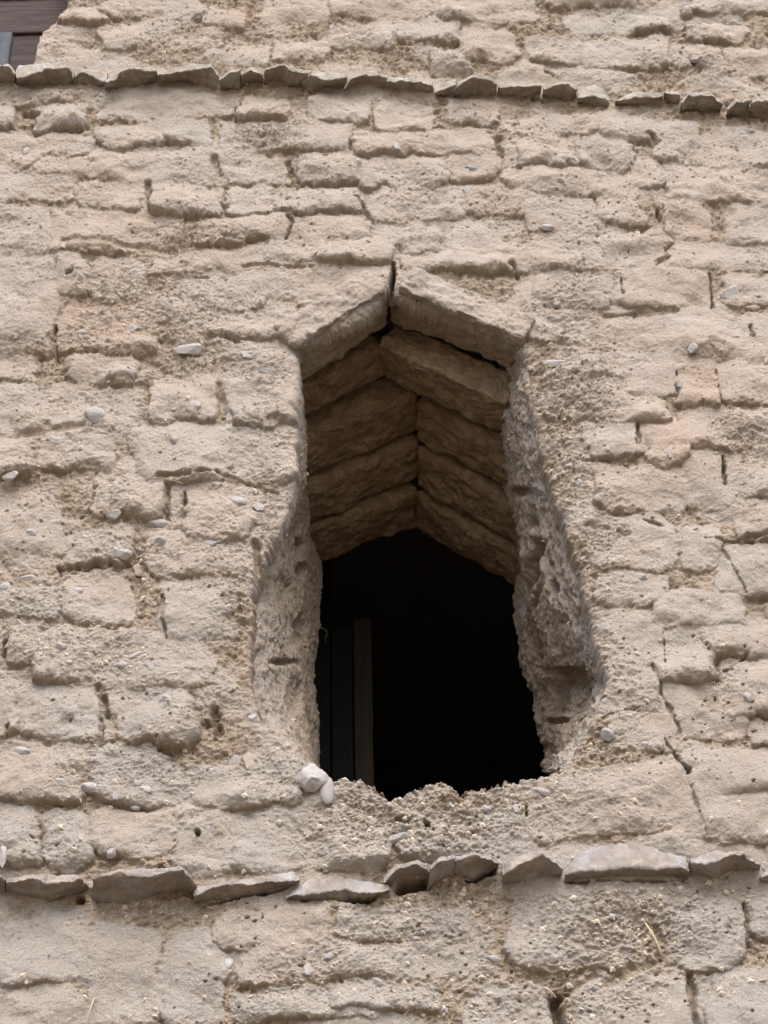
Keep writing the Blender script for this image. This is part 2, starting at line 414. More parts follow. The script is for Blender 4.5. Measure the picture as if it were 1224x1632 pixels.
SIDEHOLE = [(106,-400),(106,0),(100,22),(86,38),(70,52),(64,75),(57,100),(45,112),(-20,118),(-600,100),(-600,-400)]

# ------------------------------------------------------------------ the wall face
def axis(a0, a1, step0, step1, lo, hi):
    core = [a0]
    while core[-1] < a1:
        t = (core[-1] - a0) / (a1 - a0)
        core.append(core[-1] + step0 + (step1 - step0) * t)
    def ext(start, end, st):
        r = []; x = start; s = st
        while abs(x - start) < abs(end - start):
            s = min(s * 1.06, .009) if abs(x - start) < 1.0 else s * 1.12
            x += math.copysign(s, end - start); r.append(x)
        return r
    return np.array(ext(a0, lo, step0)[::-1] + core + ext(core[-1], hi, step1))

cs = unproj([0, 1224, 0, 1224], [0, 0, 1632, 1632])
UX = axis(cs[:, 0].min() - .06, cs[:, 0].max() + .06, .0021, .0021, -3.5, 3.5)
VZ = axis(cs[2:, 2].min() - .06, cs[:2, 2].max() + .06, .0017, .0036, 0.0, 7.5)
NU, NV = len(UX), len(VZ)
GX, GZ = np.meshgrid(UX, VZ)
X = GX.ravel(); Z = GZ.ravel()
P0 = np.stack([X, np.zeros_like(X), Z], -1)
PX, PY = proj(P0)
MPP = ((P0 - CAM) @ Fv) / FPX                     # metres a pixel spans there, across the view

TONE = None
def wall_fields(X, Z, PX, PY, MPP, bricks=True):
    global TONE
    n = X.size; TONE = np.zeros(n)
    und = .018 * fbm2(X * 1.6, Z * 1.6, 3, 5)
    k_ = .0015 / MPP
    wx = k_ * (22 * noise2(X * 7, Z * 7, 20) + 16 * fbm2(X * 17, Z * 17, 3, 21)) + 6 * fbm2(X * 55, Z * 55, 3, 24)
    wy = k_ * (11 * noise2(X * 6, Z * 7, 19) + 10 * fbm2(X * 17, Z * 17, 3, 22)) + 4.5 * fbm2(X * 55, Z * 55, 3, 25)
    qx = PX + wx; qy = PY + wy
    H = np.zeros(n); face = np.zeros(n)
    worn = np.clip(.78 + 1.5 * fbm2(X * 7, Z * 8, 3, 27), .15, 1.25)
    rr = np.random.default_rng(5)
    for (x0, x1, yt, yb, sl) in BR:
        amp = rr.uniform(.021, .036); tn = rr.uniform(-1, 1); til = rr.uniform(-.35, .35); rf = rr.uniform(.35, .8)
        m = np.nonzero((PX > x0 - 45) & (PX < x1 + 45) & (PY > yt - 50 - abs(sl)) & (PY < yb + 50 + abs(sl)))[0]
        if not m.size: continue
        cx, cy = (x0 + x1) / 2, (yt + yb) / 2
        hx, hy = (x1 - x0) / 2 + 5, (yb - yt) / 2 + 3.5
        lx = qx[m] - cx; ly = qy[m] - cy - sl * (qx[m] - cx) / (2 * hx)
        r = min(hx, hy) * rf
        ax = np.abs(lx) - hx + r; ay = np.abs(ly) - hy + r
        d = np.hypot(np.maximum(ax, 0), np.maximum(ay, 0)) + np.minimum(np.maximum(ax, ay), 0) - r
        dm = -d * MPP[m]
        t = np.clip((ly + hy) / (2 * hy), 0, 1)
        w = .050 * (1 - t) ** 1.3 + .027 * (1 + .9 * noise2(X[m] * 30, Z[m] * 20, 28))
        pf = np.sqrt(np.clip(1 - (1 - np.clip(dm / w, 0, 1)) ** 2, 0, 1)) * sstep(0, .12, dm / w)
        h = amp * worn[m] * pf * (.35 + .65 * t) * (1 + til * lx / hx)
        upd = h > H[m]
        H[m] = np.where(upd, h, H[m]); TONE[m] = np.where(upd, tn, TONE[m])
        face[m] = np.maximum(face[m], sstep(.1, .75, pf) * (1 - .5 * sstep(.82, .97, t)))
    rg = np.zeros(n)
    for (x, y, rx, ry, s) in RG:
        d = ((PX - x) / rx) ** 2 + ((PY - y) / ry) ** 2
        rg = np.maximum(rg, s * np.exp(-d * .8))
    rg = np.clip(rg + .9 * fbm2(X * 5, Z * 5, 3, 71), 0, 1)
    # mud washed down over the joints closes many of them
    fill = .0015 + .021 * fbm2(X * 5.5, Z * 6.5, 3, 29)
    kk = .004
    dl = np.clip(.5 + .5 * (H - fill) / kk, 0, 1)
    H = fill + (H - fill) * dl + kk * dl * (1 - dl)
    face = np.maximum(face, .9 * (1 - dl))
    face = face * (1 - .48 * rg)
    # worn mud: broad lumps, crumbs in the joints, fine grit, pits left by straw
    vx = X + .010 * fbm2(X * 30, Z * 30, 3, 81); vz = Z + .010 * fbm2(X * 30, Z * 30, 3, 82)
    H = H + und + .013 * fbm2(X * 10, Z * 13, 3, 31)
    calm = np.maximum(sstep(960, 1080, PX) * sstep(330, 480, PY), .8 * sstep(1400, 1450, PY)) * (1 - .8 * rg)
    rough = np.clip((1 - face) * .8 + .20 - .10 * calm + (.5 - .25 * calm) * fbm2(X * 12, Z * 12, 3, 35), .05, 1.1)
    H = H + (rough + .07) * .0105 * fbm2(X * 42, Z * 55, 4, 51, .65) + .0028 * (.45 + rough) * fbm2(X * 135, Z * 165, 2, 55)
    c1, i1 = worley2(vx * 75, vz * 95, 41)
    H = H + rough * .006 * np.clip(.6 - c1, -.2, 1) * (i1 > .45)
    c3, i3 = worley2(vx * 105, vz * 150, 45)
    H = H + rg * (.011 * np.clip(.55 - c3, -.2, 1) * (i3 > .4) - .006 * rg + .010 * fbm2(X * 60, Z * 80, 3, 53))
    p1, j1 = worley2(vx * 48, vz * 70, 47)
    den = .98 - .5 * fbm2(X * 6, Z * 6, 2, 49)
    H = H - .010 * sstep(.10 + .22 * ((j1 * 7.3) % 1), .05, p1) * (j1 > den)
    # tufty ragged joints
    H = H - (1 - face) * .016 * np.clip(fbm2(X * 26, Z * 38, 4, 61), 0, 1)
    for (x0, y0, x1, y1, w, dp) in GO:
        xa, xb, ya, yb = min(x0, x1) - 60, max(x0, x1) + 60, min(y0, y1) - 60, max(y0, y1) + 60
        m = np.nonzero((PX > xa) & (PX < xb) & (PY > ya) & (PY < yb))[0]
        if not m.size: continue
        gx = PX[m] + .3 * wx[m]; gy = PY[m] + .3 * wy[m]
        ex, ey = x1 - x0, y1 - y0
        tt = np.clip(((gx - x0) * ex + (gy - y0) * ey) / (ex * ex + ey * ey + 1e-6), 0, 1)
        d = np.hypot(gx - x0 - tt * ex, gy - y0 - tt * ey)
        d = d + 4.5 * fbm2(X[m] * 45, Z[m] * 45, 4, 77, .6)
        g = sstep(1.45, .25, d / (.72 * w)) ** 1.3
        H[m] -= dp * g * np.where(dp > .055, 1, .55)
        face[m] *= 1 - .6 * g
    return H, face, rg, wx, wy

H, FACE, RGH, WX, WY = wall_fields(X, Z, PX, PY, MPP)
# keep the mud behind the stone courses back from their undersides
for line in (((-60,118),(120,122),(420,126),(620,134),(860,146),(1000,160),(1260,170)), ((-60,1412),(150,1412),(320,1420),(620,1410),(720,1388),(900,1390),(1260,1388))):
    lx, ly = zip(*line)
    dd = np.abs(PY - np.interp(PX, lx, ly))
    k = sstep(34, 14, dd * (MPP / .0015))
    H -= k * np.maximum(H - .002, 0) * .8

def cut(H, poly, lo, hi, r, wob):
    m = np.nonzero((PX > lo[0]) & (PX < hi[0]) & (PY > lo[1]) & (PY < hi[1]))[0]
    s = poly_sdf(PX[m] + wob * WX[m], PY[m] + .6 * wob * WY[m], poly) * MPP[m] + .007 * fbm2(X[m] * 38, Z[m] * 38, 4, 93, .65) + sstep(1170, 1215, PY[m]) * (.010 * fbm2(X[m] * 70, Z[m] * 70, 4, 94, .7))
    rr = r * np.where((PY[m] > 1060) & (PX[m] > 800), .6, 1) * (.7 + 1.2 * (fbm2(X[m] * 10, Z[m] * 10, 2, 91) + .4))
    q = np.clip(1 - s / rr, 0, 1)
    H[m] -= np.where(s > 0, rr * (1 - np.sqrt(np.clip(1 - q * q, 0, 1))), rr - s * 9)
    full = np.full(H.size, 1.0)
    full[m] = s
    return full

S1 = cut(H, HOLE, (330, 380), (1050, 1340), .020, .35)
S2 = cut(H, SIDEHOLE, (-700, -500), (180, 170), .010, .3)
Y = -H
Y = np.where(Z < .02, 0, Y)
V = np.stack([X, Y, Z], -1)
q = grid_quads(NV, NU)
deep = (S1[q].max(1) < np.where((PY[q[:, 0]] < 575) & (PX[q[:, 0]] > 485) & (PX[q[:, 0]] < 815), -.0005, -.0015)) | (S2[q].max(1) < -.016)
q = q[~deep]
used = np.zeros(len(V), bool); used[q.ravel()] = True
remap = np.cumsum(used) - 1
me = mesh_from('adobe_wall', V[used], remap[q])
attr(me, 'face', FACE[used])
attr(me, 'tone', TONE[used])
wall = link('adobe_wall', me, M_WALL)
tag(wall, 'weathered tan mud brick wall pierced by a gabled window opening', 'wall')

def wall_y(px, py):
    """surface depth of the wall where a sight line meets it"""
    p = unproj(px, py, 0.0)
    for _ in range(3):
        i = np.clip(np.searchsorted(UX, p[0]), 0, NU - 1); j = np.clip(np.searchsorted(VZ, p[2]), 0, NV - 1)
        y = float(Y[j * NU + i]); y = max(min(y, .03), -.06)
        p = unproj(px, py, y)
    return p, y

# ------------------------------------------------------------------ reveal of the opening
def resample(pts, n):
    pts = np.array(pts + [pts[0]], float)
    t = np.linspace(0, len(pts) - 1, n, endpoint=False)
    i = np.floor(t).astype(int); f = (t - i)[:, None]
    return pts[i] * (1 - f) + pts[i + 1] * f, t

NA, NR = 1100, 260
near, tk = resample([a for a, b, c in KN], NA)
mid, _ = resample([b for a, b, c in KN], NA)
far, _ = resample([c for a, b, c in KN], NA)
An = unproj(near[:, 0], near[:, 1], .022); Bm = unproj(mid[:, 0], mid[:, 1], .20); Cf = unproj(far[:, 0], far[:, 1], .75)
cen = An.mean(0)
An = An + (An - cen) * .016
An[:, 2] -= .045 * sstep(1222, 1240, near[:, 1])
rows = []
for i in range(NR):
    s = i / (NR - 1)
    yd = .022 + s * (.75 - .022)
    if yd < .20:
        f = (yd - .022) / .178; f = f ** .85
        rows.append(An * (1 - f) + Bm * f)
    else:
        f = (yd - .20) / .55
        rows.append(Bm * (1 - f) + Cf * f)
    rows[-1][:, 1] = yd
fl = An + (An - cen) / np.linalg.norm((An - cen) * np.array([1, 0, 1]), axis=1, keepdims=True) * .04
fl[:, 1] = .055
rows = [fl] + rows[:-1]
T = np.stack(rows)                       # NR x NA x 3
du = np.roll(T, -1, 1) - np.roll(T, 1, 1); dv = np.gradient(T, axis=0)
Nn = np.cross(du, dv); Nn /= np.linalg.norm(Nn, axis=-1, keepdims=True) + 1e-9
inward = np.sum(Nn * (np.array([T[..., 0].mean(), 0, T[..., 2].mean()]) - T) * np.array([1, 0, 1]), -1).mean()
if inward < 0: Nn = -Nn
TF = T.reshape(-1, 3); NF = Nn.reshape(-1, 3)
tpx, tpy = proj(TF)
TS = TF * np.array([1, 1, .55])
disp = .034 * fbm3(TS, 6, 4, 201, .55) + .006 * fbm3(TF, 120, 2, 203) + .012 * fbm3(TF, 40, 4, 231, .65)
crs = np.abs(((TF[:, 2] + .012 * fbm3(TF, 7, 3, 211)) / .118) % 1 - .5) * .118       # courses seen end on
jn = sstep(.056, .059, crs)
jb = np.abs(((TF[:, 1] + .02 * fbm3(TF, 6, 2, 212) + .12 * (np.floor(TF[:, 2] / .118) % 2)) / .25) % 1 - .5) * .25
jn = np.maximum(jn, .7 * sstep(.118, .124, jb))
disp -= .009 * jn * np.clip(.6 + 2 * fbm3(TF, 6, 2, 217), 0, 1)
w1, wi = worley2(TF[:, 1] * 45 + TF[:, 0] * 12, TF[:, 2] * 42, 241)
crumb = np.clip(sstep(.24, .05, TF[:, 1]) * (TF[:, 0] > 0) + 1.2 * fbm3(TF, 7, 2, 243), 0, 1)
disp += .006 * crumb * np.clip(.5 - w1, -.2, 1) * (wi > .5) + -.001 * crumb + .008 * crumb * fbm3(TF, 75, 3, 247)
disp -= .018 * sstep(.30, .12, w1) * (wi < .16)
for (x, y, rx, ry, dp) in [(426,912,14,46,.06),(840,800,4,50,.03),(848,900,4,60,.035),(856,1000,4,60,.03),(905,1105,36,38,.03),(470,1010,12,30,.02),(455,940,14,22,.018),(480,872,5,16,.05),(484,908,6,12,.05),(486,1000,7,24,.035),(470,1110,9,28,.03),(450,1055,20,5,.02),(450,1055,22,6,.014),
                           (875,938,7,13,.05),(846,905,5,34,.025),(832,880,4,26,.02),(905,1080,26,18,.02),(890,1150,22,8,.03),(930,1100,10,8,.04),(880,1070,14,10,.03),(868,1200,24,14,.012),(826,785,8,8,.02),(905,760,14,10,.02)]:
    d = np.hypot((tpx - x) / rx, (tpy - y) / ry)
    disp -= dp * sstep(1.3, .6, d + .4 * fbm3(TF, 40, 2, 251))
clm = np.clip(.35 + 2.2 * fbm3(TF * np.array([0, .3, 1]), 4, 2, 271), 0, 1)
disp -= .040 * np.exp(-((TF[:, 1] - .182 - .02 * fbm3(TF, 9, 3, 273)) / .017) ** 2) * clm * (TF[:, 0] > 0)
disp -= .022 * np.exp(-((TF[:, 1] - .12 - .03 * fbm3(TF, 9, 3, 275)) / .014) ** 2) * np.clip(2.5 * fbm3(TF * np.array([0, .3, 1]), 5, 2, 277), 0, 1)
disp *= np.where(TF[:, 0] < 0, .62, 1)
disp += (TF[:, 0] < 0) * (.0045 * fbm3(TF, 55, 4, 281, .65))
edge = sstep(0, .012, TF[:, 1] - .022)
disp *= (.45 + .55 * edge)
disp = np.where(tpy > 1232, -.022 - .3 * np.abs(disp), disp)
TF2 = TF + NF * disp[:, None]
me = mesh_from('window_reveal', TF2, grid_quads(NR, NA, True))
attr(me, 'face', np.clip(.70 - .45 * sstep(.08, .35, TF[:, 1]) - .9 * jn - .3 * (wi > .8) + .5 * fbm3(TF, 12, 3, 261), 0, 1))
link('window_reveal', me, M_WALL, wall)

# dark room behind the opening: five plain faces meeting the wall's back
def box_mesh(name, lo, hi, skip=()):
    x0, y0, z0 = lo; x1, y1, z1 = hi
    v = [(x0,y0,z0),(x1,y0,z0),(x1,y1,z0),(x0,y1,z0),(x0,y0,z1),(x1,y0,z1),(x1,y1,z1),(x0,y1,z1)]
    f = {'bottom':(0,3,2,1),'top':(4,5,6,7),'front':(0,1,5,4),'right':(1,2,6,5),'back':(2,3,7,6),'left':(3,0,4,7)}
    return mesh_from(name, np.array(v), np.array([q for n, q in f.items() if n not in skip]), smooth=False)

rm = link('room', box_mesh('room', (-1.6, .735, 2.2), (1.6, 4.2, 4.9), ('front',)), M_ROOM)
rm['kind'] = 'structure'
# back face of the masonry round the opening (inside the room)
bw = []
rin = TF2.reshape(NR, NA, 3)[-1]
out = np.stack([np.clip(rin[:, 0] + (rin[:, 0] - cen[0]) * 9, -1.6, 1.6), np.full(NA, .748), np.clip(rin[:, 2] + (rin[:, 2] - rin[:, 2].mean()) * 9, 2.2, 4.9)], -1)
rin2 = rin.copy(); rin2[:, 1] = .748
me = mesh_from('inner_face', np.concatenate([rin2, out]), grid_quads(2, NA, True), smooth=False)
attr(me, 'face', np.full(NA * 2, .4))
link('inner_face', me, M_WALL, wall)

# ------------------------------------------------------------------ gabled lintel bricks
def rounded_block(name, c000, ex, ey, ez, r, seed, amp, m, parent):
    """block spanned from a corner by three edge vectors, worn round and rough"""
    Lx, Ly, Lz = (np.linalg.norm(e) for e in (ex, ey, ez))
    st = .0035
    n = [max(4, int(l / st)) for l in (Lx, Ly, Lz)]
    vs, qs, off = [], [], 0
    for ax in range(3):
        b, c = [(1, 2), (0, 2), (0, 1)][ax]
        for side in (0, 1):
            A, B = np.meshgrid(np.linspace(0, 1, n[b]), np.linspace(0, 1, n[c]))
            p = np.zeros((A.size, 3)); p[:, b] = A.ravel(); p[:, c] = B.ravel(); p[:, ax] = side
            qd = grid_quads(n[c], n[b])
            if (side == 0) ^ (ax == 1): qd = qd[:, ::-1]
            vs.append(p); qs.append(qd + off); off += len(p)
    p = np.concatenate(vs); qd = np.concatenate(qs)
    L = np.array([Lx, Ly, Lz])
    loc = p * L
    inn = np.clip(loc, r, L - r)
    dlt = loc - inn
    nrm = dlt / (np.linalg.norm(dlt, axis=1, keepdims=True) + 1e-9)
    loc = inn + nrm * r
    B = np.stack([ex / Lx, ey / Ly, ez / Lz])
    W = c000 + loc @ B
    Nw = nrm @ B
    Nw /= np.linalg.norm(Nw, axis=1, keepdims=True) + 1e-9
    ss = np.stack([loc[:, 0] * .6, loc[:, 1], loc[:, 2]], -1)
    d = amp * (1.7 * fbm3(W, 11, 3, seed) + .9 * fbm3(ss, 55, 4, seed + 5) + .45 * fbm3(W, 130, 3, seed + 9))
    W = W + Nw * d[:, None]
    me = mesh_from(name, W, qd)
    return link(name, me, m, parent)

# near lower edge (outer end, ridge end) and far lower edge; the depth of each edge in the wall
TIERS = [
 ('l', (472,548), (620,456), -.027, (484,602), (614,524), .15),
 ('r', (832,538), (631,456), -.030, (806,582), (628,518), .15),
 ('l', (480,622), (606,548), .19, (506,672), (604,590), .30),
 ('r', (796,640), (606,552), .17, (790,694), (612,594), .31),
 ('l', (486,700), (662,625), .33, (498,757), (664,692), .46),
 ('r', (815,720), (664,640), .33, (815,790), (664,700), .46),
 ('l', (490,780), (664,706), .47, (500,828), (664,773), .59),
 ('r', (826,812), (666,715), .47, (828,878), (666,776), .59),
 ('l', (495,845), (662,786), .60, (505,890), (660,853), .74),
 ('r', (828,892), (664,792), .60, (824,942), (662,848), .74),
]
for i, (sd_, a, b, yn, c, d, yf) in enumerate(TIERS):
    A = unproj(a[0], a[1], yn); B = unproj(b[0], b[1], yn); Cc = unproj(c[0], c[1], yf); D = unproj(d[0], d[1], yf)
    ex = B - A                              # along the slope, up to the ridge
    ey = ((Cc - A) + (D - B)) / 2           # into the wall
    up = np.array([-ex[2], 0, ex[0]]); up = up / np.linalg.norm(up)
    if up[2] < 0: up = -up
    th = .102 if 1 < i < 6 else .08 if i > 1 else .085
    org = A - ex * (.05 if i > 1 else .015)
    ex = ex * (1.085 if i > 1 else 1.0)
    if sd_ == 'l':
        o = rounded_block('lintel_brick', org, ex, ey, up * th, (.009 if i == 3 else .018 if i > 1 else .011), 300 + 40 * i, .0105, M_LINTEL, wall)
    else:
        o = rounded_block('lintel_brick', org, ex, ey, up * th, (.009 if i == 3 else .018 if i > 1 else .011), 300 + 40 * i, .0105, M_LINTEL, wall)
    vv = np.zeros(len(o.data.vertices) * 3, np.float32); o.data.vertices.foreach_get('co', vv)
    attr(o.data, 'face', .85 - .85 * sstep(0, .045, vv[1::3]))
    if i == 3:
        o.data.materials.clear(); o.data.materials.append(M_LINTEL_LIT)
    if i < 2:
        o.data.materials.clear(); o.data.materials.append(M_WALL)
    if i == 3: o['label'] = 'lintel brick with a lit yellowish front face'

# ------------------------------------------------------------------ flat stones of the two courses
def slate(name, Tl, Ml, Ll, label, group, m, seed, proj_=None):
    Tl, Ml, Ll = (np.array(a, float) for a in (Tl, Ml, Ll))
    mx = np.mean([abs(np.interp(x, Ll[:, 0], Ll[:, 1]) - np.interp(x, Ml[:, 0], Ml[:, 1])) for x in np.linspace(Ml[0, 0], Ml[-1, 0], 9)])
    p = np.clip(mx * .0026, .022, .085) if proj_ is None else proj_
    n = max(10, int((Ml[-1, 0] - Ml[0, 0]) * .0016 / .0024))
    t = np.linspace(0, 1, n)
    def rs(a):
        x = a[0, 0] + t * (a[-1, 0] - a[0, 0])
        return x, np.interp(x, a[:, 0], a[:, 1])
    tx, ty = rs(Tl); mx_, my = rs(Ml); lx, ly = rs(Ll)
    jit = .8 * noise2(t * n * .25, t * 0 + seed, 3) + 1.2 * noise2(t * n * .08, t * 0 + seed, 4)
    ty = np.minimum(ty + jit, my - .8); my = my + .6 * jit
    edge = np.minimum(t, 1 - t) * n
    py = -p * (.75 + .25 * np.clip(edge / 8, 0, 1)) * (1 + .25 * noise2(t * n * .06, t * 0, seed + 5))
    Mw = unproj(mx_, my, py)
    rec = np.clip((my - ty) * .0009, .002, p * .9)
    Tw = unproj(tx, ty, py + rec)
    Lw = unproj(lx, ly, np.full(n, .006))
    d = Lw - Mw
    Bw = Lw + d / (np.abs(d[:, 1:2]) + 1e-6) * .05 * np.array([0.2, 1, 0.2])
    Bw[:, 1] = .06
    Kw = Tw.copy(); Kw[:, 1] = .06; Kw[:, 2] += .004
    Kw[:, 2] = np.maximum(Kw[:, 2], Bw[:, 2] + .006)
    def seg(a, b, k): return [a + (b - a) * (j / k) for j in range(k)]
    ring = seg(Bw, Lw, 3) + seg(Lw, Mw, 12) + seg(Mw, Tw, 6) + seg(Tw, Kw, 6) + [Kw]
    R = np.stack(ring, 1)                         # n x k x 3
    kk = R.shape[1]
    Pf = R.reshape(-1, 3)
    vis = np.array([0] * 3 + [1] * 12 + [1] * 6 + [.7] * 6 + [0], float)
    amp = np.tile(vis, n)
    sc = np.stack([Pf[:, 0], Pf[:, 1], Pf[:, 2] * 1.8], -1)
    dz = .0075 * fbm3(Pf, 28, 4, seed, .6) + .005 * fbm3(sc, 100, 3, seed + 3, .6)
    st = np.round(noise3(Pf[:, 0] * 22, Pf[:, 1] * 30, Pf[:, 2] * 22, seed + 9) * 3) / 3 * .006
    Pf = Pf + np.stack([amp * .5 * dz, -amp * .8 * dz, amp * (dz * .7 + st * .6)], -1)
    q = grid_quads(n, kk)
    wrapq = np.stack([np.arange(n - 1) * kk + kk - 1, np.arange(n - 1) * kk, (np.arange(n - 1) + 1) * kk, (np.arange(n - 1) + 1) * kk + kk - 1], -1)
    c0, c1 = Pf[:kk].mean(0), Pf[-kk:].mean(0)
    V_ = np.concatenate([Pf, [c0, c1]])
    i0 = len(Pf); e = (n - 1) * kk
    tr = [(i0, j, (j + 1) % kk) for j in range(kk)] + [(i0 + 1, e + (j + 1) % kk, e + j) for j in range(kk)]
    me = mesh_from(name, V_, np.concatenate([q, wrapq])[:, ::-1], np.array(tr)[:, ::-1], smooth=True)
    o = link(name, me, m)
    return tag(o, label, 'flat stone', group)

G1, G2 = 'flat stones in the upper course', 'flat stones in the lower course'
def up4(a, k=4): return [(x, y - k) for x, y in a]
m1 = [(-14,111),(0,108),(13,109),(24,119)]
UPPER = [
 (up4(m1,5), m1, [(-14,132),(24,134)], 'small brown stone at the left end of the upper course, under the grey post'),
 ([(25,112),(30,104),(50,103),(97,98),(110,107),(119,117)], [(26,125),(66,116),(70,111),(109,109),(118,124)], [(25,137),(47,138),(67,140),(110,139),(118,131)], 'flat stone with a pale grey lip in the upper course, under the boarded corner window'),
 ([(120,113),(137,110),(171,114)], [(118,126),(127,118),(147,121),(165,130),(170,127)], [(116,137),(147,136),(168,139)], 'small creased buff stone in the upper course, left of the deepest brown stone'),
 ([(168,127),(186,117),(201,108),(234,107),(250,110)], [(169,131),(187,123),(190,115),(213,109),(250,113)], [(166,145),(188,148),(214,143),(249,134)], 'deepest brown stone of the upper course, with a notch in its left shoulder'),
 ([(252,117),(285,107),(301,101),(335,103),(348,113)], [(251,121),(285,113),(335,108),(349,121)], [(251,135),(301,133),(311,138),(349,143)], 'longest flat stone in the upper course, its pale lip rising to the right'),
 ([(350,124),(365,114),(382,109)], [(350,128),(365,118),(382,113)], [(350,143),(382,141)], 'short dark stone in the upper course, sloping up to a narrow vertical gap'),
 ([(384,113),(400,106),(419,116)], [(384,119),(400,113),(419,121)], [(384,135),(419,132)], 'short pointed stone in the upper course, right of the narrow vertical gap'),
 ([(421,110),(429,107),(450,103),(467,110),(491,112)], [(421,114),(429,111),(450,107),(467,115),(491,117)], [(421,133),(445,131),(460,138),(483,139)], 'brown stone with a low central peak in the upper course, straw hanging under it'),
 ([(483,126),(500,115),(530,116),(553,119)], [(482,131),(495,119),(517,128),(553,123)], [(482,142),(497,144),(524,139),(549,141)], 'stone in the upper course with a broad greenish lip dipping in the middle'),
 ([(551,134),(558,124),(574,115),(596,111),(617,121)], [(549,141),(559,128),(577,120),(601,119),(617,125)], [(549,144),(561,136),(588,133),(601,139),(614,141)], 'arched stone in the upper course with mud filling the hollow beneath it'),
 ([(616,123),(634,123),(690,130)], [(616,129),(655,132),(690,136)], [(614,140),(655,145),(692,150)], 'even straight-edged slab in the middle of the upper course with a thin green lip'),
 ([(693,140),(708,133),(727,126)], [(695,147),(710,142),(729,135)], [(695,154),(708,156),(726,154)], 'small buff stone leaning up to the right, beside the straight-edged slab'),
 ([(728,134),(752,120),(778,119),(792,130)], [(728,139),(752,124),(778,124),(792,136)], [(722,154),(735,156),(789,157)], 'broken stone with two stacked flakes in the upper course'),
 ([(794,133),(817,131),(863,134)], [(793,139),(820,138),(863,138)], [(792,156),(825,155),(860,154)], 'flat-topped slab in the upper course with a pale green rim, right of the flaked stone'),
 ([(866,138),(880,134),(897,129),(920,138)], [(866,143),(880,138),(897,133),(920,142)], [(865,156),(890,159),(907,163),(917,156)], 'dark peaked stone in the upper course with a black gap on its right'),
 ([(922,139),(935,136),(949,135),(971,153)], [(922,158),(945,153),(971,159)], [(920,165),(952,169),(972,174)], 'stone in the upper course with a pale blue face sloping down to the right'),
 ([(982,159),(1011,147),(1057,151)], [(983,162),(1008,156),(1057,155)], [(983,168),(1029,170),(1055,163)], 'long thin lens-shaped stone in the right half of the upper course'),
 ([(1059,147),(1072,146),(1085,148)], [(1059,150),(1072,150),(1085,153)], [(1060,161),(1083,167)], 'very short brown stone wedged after the lens-shaped one'),
 ([(1087,160),(1098,147),(1133,149),(1151,162)], [(1087,165),(1098,152),(1133,153),(1151,167)], [(1085,177),(1112,178),(1148,176)], 'squat dark stone in the upper course with a rounded left shoulder'),
 ([(1161,168),(1172,157),(1197,155)], [(1160,175),(1174,162),(1196,161)], [(1158,185),(1176,186),(1190,184)], 'pale buff stone with a steep left end, second from the right in the upper course'),
 ([(1199,156),(1224,152),(1265,150)], [(1197,166),(1206,161),(1224,159),(1265,157)], [(1191,186),(1210,188),(1224,182),(1265,180)], 'pale buff stone running out of the right edge in the upper course'),
]
m2 = [(-12,1400),(0,1399),(8,1404)]
LOWER = [
 (up4(m2,3), m2, [(-12,1428),(0,1430),(8,1424)], 'sliver of purple stone at the left end of the lower course'),
 ([(10,1401),(52,1393),(123,1394),(136,1406)], [(10,1406),(52,1401),(78,1407),(130,1405),(136,1410)], [(10,1421),(37,1430),(78,1441),(99,1433),(135,1421)], 'layered brown stone in the lower course, small dark hole under its right end'),
 ([(147,1400),(188,1387),(293,1381),(311,1404)], [(149,1404),(188,1392),(230,1398),(293,1386),(311,1409)], [(147,1432),(193,1448),(225,1438),(262,1424),(309,1422)], 'largest brown stone of the lower course, its broad underside bare'),
 ([(309,1414),(374,1403),(440,1393),(467,1389),(477,1399)], [(308,1431),(340,1416),(382,1410),(425,1405),(477,1403)], [(308,1441),(361,1435),(425,1422),(474,1408)], 'thin wedge of stone tilting up to the right in the lower course'),
 ([(456,1426),(494,1402),(542,1397),(585,1404),(621,1416)], [(456,1429),(518,1424),(549,1418),(585,1424),(621,1420)], [(459,1431),(498,1437),(545,1439),(585,1432),(617,1423)], 'lens-shaped pale purple stone over a dark slit in the lower course'),
 ([(612,1398),(628,1380),(663,1370),(686,1381)], [(613,1406),(632,1387),(663,1377),(686,1388)], [(612,1410),(640,1402),(662,1399),(683,1398)], 'curved stone arching over the large black hole in the lower course'),
 ([(687,1379),(698,1368),(724,1363)], [(686,1388),(700,1374),(724,1369)], [(681,1420),(697,1410),(724,1397)], 'narrow stone standing between the two black holes in the lower course'),
 ([(726,1364),(757,1358),(785,1363),(795,1373)], [(726,1370),(757,1364),(785,1369),(795,1378)], [(726,1398),(753,1402),(773,1391),(794,1381)], 'rounded purple-brown stone over the small black hole in the lower course'),
 ([(801,1376),(834,1361),(874,1357),(896,1378)], [(801,1397),(827,1378),(863,1364),(886,1375),(897,1386)], [(801,1405),(834,1406),(889,1397),(897,1391)], 'wedge-shaped stone with a grey left slope, left of the big pale slab'),
 ([(902,1388),(920,1360),(961,1347),(1012,1341),(1052,1357),(1092,1369),(1099,1386)], [(901,1393),(925,1387),(1034,1385),(1088,1384),(1099,1389)], [(901,1405),(961,1403),(1034,1399),(1099,1397)], 'big pale slab of the lower course with a wide blue-grey sloping face'),
 ([(1100,1370),(1143,1354),(1164,1359),(1186,1358),(1213,1371)], [(1100,1376),(1128,1378),(1164,1364),(1186,1363),(1213,1378)], [(1101,1397),(1143,1402),(1164,1392),(1213,1383)], 'brown stone tapering to a point on the right, beside the big pale slab'),
 ([(1212,1394),(1222,1389),(1245,1388)], [(1212,1399),(1222,1395),(1245,1395)], [(1213,1405),(1222,1407),(1245,1407)], 'small dark stone at the right end of the lower course'),
]
